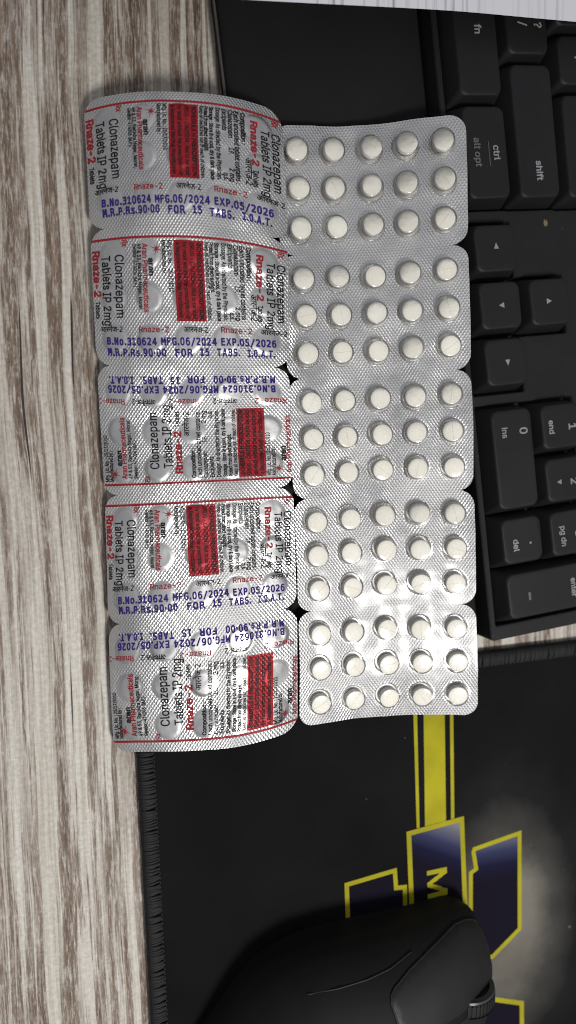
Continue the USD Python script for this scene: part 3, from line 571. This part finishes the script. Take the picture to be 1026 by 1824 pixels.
WARP = ([-60, 0, 4.6, 8.1, 13, 15, 17, 19.1, 21.3, 23.4, 25.2, 26.9, 27.9, 36.8, 37.6, 39.2, 41.6, 44.1, 46.2, 48, 52, 60], [-60, 0, 3.1, 6.3, 9.4, 11.4, 13.2, 15.1, 17.1, 19.2, 20.9, 22.3, 23.4, 33.2, 34.5, 36.5, 40.0, 43.0, 45.0, 46.6, 50.2, 60])
def print_layout(phase, period, flip):
    """the pack's print: lists of (vertices, faces) in strip mm. Lines read down the strip (+v) and follow one another towards -u."""
    black, red, box, panel_text, stripe = [], [], [], [], []
    wq = (lambda q: q) if flip else (lambda q: float(np.interp(q, *WARP)))
    def ln(q, r0, r1, cap, text, dest=black, font='sans', bold=2):
        for base in (phase - wq(q), phase - q - period, phase - q + period):
            if (2.5 if dest is panel_text else .8) < base < (SW - 2.5 if dest is panel_text else SW - .8):
                near = not flip and wq(q) < 8 and base > SW / 2      # the print crowds where the sheet curls down at its right edge
                cap_ = cap * (.8 if near and cap > 2 else 1)
                vv, ff = line(text, r0, r1, 0, cap_, font, bold)
                dest.append((np.c_[base + vv[:, 1] - cap_ / 2, vv[:, 0]], ff))     # letters stand towards +u
    ln(0, 8.1, 26.6, 2.9, 'Clonazepam', bold=1); ln(4.6, 8.2, 29.0, 2.9, 'Tablets IP 2mg', bold=1)
    ln(8.1, 6.4, 20.4, 2.3, 'Rnaze-2', red, bold=3); ln(8.2, 21.8, 27.0, 1.45, 'Tablets'); ln(11.2, 18.6, 26.8, 1.9, 'आरनेज-2', font='hindi', bold=1)
    ln(13.0, 4.6, 14.6, 1.35, 'Composition :', bold=3); ln(15.0, 4.6, 27.4, 1.5, 'Each uncoated tablet contains :')
    ln(17.0, 4.6, 13.4, 1.5, 'Clonazepam'); ln(17.0, 16.6, 18.6, 1.5, 'I.P.'); ln(17.0, 22.9, 27.0, 1.5, '2 mg')
    ln(19.1, 4.6, 11.6, 1.5, 'Excipients'); ln(19.1, 24.6, 27.0, 1.5, 'q.s.')
    ln(21.3, 4.6, 27.2, 1.4, 'Dosage: As directed by the Physician.')
    ln(23.4, 4.6, 27.4, 1.25, 'Storage : Store in a cool, dry & dark place', bold=3); ln(25.2, 4.6, 19.0, 1.25, 'Protect from direct sunlight.', bold=3)
    ln(26.9, 4.6, 27.4, 1.25, 'Keep all medicines out of reach of children.')
    ln(37.6, 4.4, 19.2, 1.35, 'Mfg. Lic. No. : 25/17/2010'); ln(39.2, 4.4, 14.2, 1.35, 'Manufactured by :')
    ln(42.4, 9.4, 14.4, 1.7, 'aran', bold=3); ln(44.1, 5.2, 25.0, 1.75, 'Aran Pharmaceuticals', red, bold=2)
    ln(46.2, 5.2, 24.4, 1.25, '49 & 53, Ramidra Nagar, Morar,'); ln(48.0, 5.2, 17.6, 1.25, 'Gwalior-474006 (M.P.)')
    ln(51.9, 3.9, 5.9, 1.7, 'Rx', red)
    for base in (phase - wq(41.6), phase - 41.6 + period, phase - 41.6 - period):        # the eight-rayed burst
        if -3 < base < SW + 3:
            pts = []
            for a, l_ in zip(range(8), (2.6, 1.6, 2.1, 1.5, 2.4, 1.5, 2.2, 1.7)):
                x = a * math.pi / 4 + .3; pts += [(l_ * math.cos(x), l_ * math.sin(x)), (.45 * math.cos(x + .39), .45 * math.sin(x + .39))]
            vv, ff = trimesh.creation.triangulate_polygon(sg.Polygon(pts), engine='earcut'); red.append((vv + [base + .9, 6.8], ff))
    for off in (0, -period, period):
        u1 = phase - wq(27.9) + off; u0 = phase - wq(36.8) + off
        if u1 > 2.5 and u0 < SW - 2.5: box.append(gridrect(max(u0, .5), 4.3, min(u1, SW - .5), 27.6))
    ln(29.2, 5.0, 27.0, 1.35, 'SCHEDULE H PRESCRIPTION', panel_text, bold=3); ln(31.3, 5.0, 26.8, 1.3, 'DRUG - CAUTION : Not to be sold', panel_text, bold=2)
    ln(33.4, 5.0, 27.0, 1.3, 'by retail without the prescription of', panel_text); ln(35.4, 5.0, 26.6, 1.3, 'a Registered Medical Practitioner', panel_text)
    stripe.append(gridrect(.4, 3.0, SW - .4, 3.68, .34))
    for q, c in enumerate((6.2, 20.8, 34.6, 47.8, 59.4)):                        # the row of names across the strip
        hindi = (q % 2 == 0) != flip; wd = 8.0 if hindi else 10.0
        vv, ff = line('आरनेज-2' if hindi else 'Rnaze-2', c - wd / 2, c + wd / 2, 0, 1.7, 'hindi' if hindi else 'sans', 1)
        (black if hindi else red).append((np.c_[vv[:, 0], 30.9 - vv[:, 1]], ff))
    return black, red, box, panel_text, stripe

def stamp(k):
    out = []; rs = random.Random(50 + k)
    for text, u0, u1, v0 in (('B.No.31O624', 4.6, 21.6, 34.9), ('MFG.O6/2O24', 23.0, 41.2, 34.9), ('EXP.O5/2O26', 42.6, 60.0, 34.9),
                             ('M.R.P.Rs.9O·OO', 4.6, 24.4, 38.0), ('FOR', 27.4, 33.2, 38.0), ('15', 35.6, 38.6, 38.0), ('TABS.', 41.0, 48.6, 38.0), ('I.O.A.T.', 51.0, 59.6, 38.0)):
        cs, x_ = [], 0.0
        for ch in text:
            gv, gf = letters(ch, 'mono', 2, 50); lo, hi = gv[:, 0].min(), gv[:, 0].max(); cs.append((gv + [x_ - lo, 0], gf)); x_ += hi - lo + .20
        vv, ff = merge(cs); vv = np.c_[u0 + vv[:, 0] / vv[:, 0].max() * (u1 - u0), vv[:, 1] * 2.15]; jit = rs.uniform(-.18, .18); tilt = rs.uniform(-.006, .006)
        out.append((np.c_[vv[:, 0], v0 + jit - vv[:, 1] + (vv[:, 0] - (u0 + u1) / 2) * tilt], ff))
    return out

left = Sheet(LEFT, lambda s_, t: .35 * np.cos(2 * math.pi * t) * np.sin(math.pi * s_), 1)
right = Sheet(RIGHT, lambda s_, t: .24 * np.cos(2 * math.pi * (s_ - .47) / .27) - .2 * np.cos(2 * math.pi * t), 2)
def bulge_left(seed):
    rs = np.random.default_rng(seed); hgt = rs.uniform(.14, .42, 15); tx = rs.uniform(-.05, .05, (15, 2))
    cen = [(a, b) for a in PU for b in PV]
    def fn(u, v, dd):
        out = np.zeros_like(dd)
        for (a, b), h, t in zip(cen, hgt, tx):
            rr = np.hypot(u - a, v - b); x = np.clip((4.6 - rr) / 1.3, 0, 1); x = x * x * (3 - 2 * x)
            out += x * (h * (1 - .12 * (rr / 3.6) ** 2) + (u - a) * t[0] + (v - b) * t[1] + .14 * (meshkit.noise(np.stack([u * .55, v * .55, np.full_like(u, a + b)], -1)) - .5)) - .05 * np.exp(-((rr - 4.7) / .45) ** 2)
        return out
    return fn
none = lambda u, v, dd: np.zeros_like(dd)

ps = thing('printed_blister_sheet', 'silver foil blister sheet with black and red print, lying on the wood', 'medicine strip', (-.033, .025, 0))
for k in range(5):
    flip = k in (2, 4); bl = bulge_left(90 + k)
    sp_ = shell(left, k, bl, 'foil_strip', foil_print, ps)
    black, red, box, ptext, stripe = print_layout(*((61.8, 52.0) if not flip else (45.2, 54.8)), flip)
    if not flip: pass
    inked(left, k, stripe, .06, 'red_stripe', ink_red, sp_, bl, flip, .6)
    for bx_ in box: inked(left, k, [bx_], .06, 'red_panel', ink_box, sp_, bl, flip, .9)
    inked(left, k, black, .09, 'black_lettering', ink_black, sp_, bl, flip, .5)
    inked(left, k, red, .09, 'red_lettering', ink_red, sp_, bl, flip, .5)
    if ptext: inked(left, k, ptext, .13, 'panel_lettering', ink_black, sp_, bl, flip, .5)
    inked(left, k, stamp(k), .14, 'purple_stamp', ink_purple, sp_, bl, flip, .4)

pill_m = mat('white_pill', {'g': ('geometry', {}), 'n': ('noise_texture', {'scale': 1500.0, 'detail': 4.0}), 'b': ('bump', {'distance': .00006, 'strength': .6}),
    'oi': ('geometry', {}), 'n2': ('noise_texture', {'scale': 90.0, 'detail': 1.0}), 'r': ('rgb_ramp', {'ramp': [(.3, (.79, .77, .715)), (.7, (.85, .84, .795))]}),
    'p': ('principled_bsdf', {'roughness': .6, 'specular_ior_level': .3, 'subsurface_weight': .0})},
    [('g.position', 'n.vector'), ('n.fac', 'b.height'), ('b.normal', 'p.normal'), ('oi.position', 'n2.vector'), ('n2.fac', 'r.fac'), ('r.color', 'p.base_color')])
pocket_m = mat('clear_pocket', {'g': ('geometry', {}), 'n': ('noise_texture', {'scale': 380.0, 'detail': 2.0}), 'b': ('bump', {'distance': .00009, 'strength': 1.0}),
    't': ('transparent_bsdf', {'color': (.965, .965, .96)}), 'gl': ('glossy_bsdf', {'color': (1, 1, 1), 'roughness': .13}), 'f': ('fresnel', {'IOR': 1.48}), 'mx': ('mix_closure', {})},
    [('g.position', 'n.vector'), ('n.fac', 'b.height'), ('b.normal', 'gl.normal'), ('b.normal', 'f.normal'), ('f.fac', 'mx.fac'), ('t.BSDF', 'mx.closure1'), ('gl.BSDF', 'mx.closure2')] , surface='mx.closure')
def pill_mesh(scored):
    pr = [(0, 0), (2.9, 0), (3.3, .25), (3.4, .45), (3.4, 2.25), (3.33, 2.46), (3.12, 2.57), (2.0, 2.60), (0, 2.61)]
    m = trimesh.creation.revolve(np.array(pr), sections=40)
    man = manifold3d.Manifold(manifold3d.Mesh(np.array(m.vertices, np.float32), np.array(m.faces, np.uint32)))
    if scored:
        w = manifold3d.CrossSection([[(-.19, 2.9), (0, 2.42), (.19, 2.9)]], manifold3d.FillRule.EvenOdd); wd = manifold3d.Manifold.extrude(w, 8.0).translate((0, 0, -4)).rotate((90, 0, 0))
        man = man - wd
    q = man.to_mesh(); return trimesh.Trimesh(q.vert_properties[:, :3], q.tri_verts, process=True)
PILL = [pill_mesh(0), pill_mesh(1)]
POCK = trimesh.creation.revolve(np.array([(4.75, .04), (4.45, .12), (4.22, .40), (4.12, 1.2), (4.0, 2.1), (3.85, 2.6), (3.55, 2.86), (3.1, 2.99), (2.2, 3.06), (1.1, 3.10), (0, 3.11)]), sections=44)
bs = thing('tablet_blister_sheet', 'clear and silver blister sheet of white tablets, overlapping the keyboard', 'medicine strip', (.028, .030, 0))
rp = random.Random(21)
for k in range(5):
    sp_ = shell(right, k, none, 'blister_strip', foil_back, bs)
    for b in PV:
        for a in PU:
            p, ax, ay, n = right.axes(k, a, b)
            R3 = np.eye(4); R3[:3, 0], R3[:3, 1], R3[:3, 2] = ax * .001, ay * .001, n * .001; R3[:3, 3] = p
            loc = trimesh.transformations.rotation_matrix(rp.uniform(0, math.pi), [0, 0, 1]); loc[:2, 3] = (rp.gauss(0, .14), rp.gauss(0, .14)); loc[2, 3] = .12
            tilt = trimesh.transformations.rotation_matrix(rp.uniform(-.035, .035), [math.cos(rp.uniform(0, 6)), math.sin(rp.uniform(0, 6)), 0])
            m = PILL[rp.random() < .5].copy(); m.apply_transform(R3 @ loc @ tilt); obj('tablet', m, pill_m, sp_, 35)
            q = POCK.copy(); q.apply_transform(R3 @ trimesh.transformations.rotation_matrix(rp.uniform(0, 6), [0, 0, 1])); obj('clear_pocket', q, pocket_m, sp_, True)
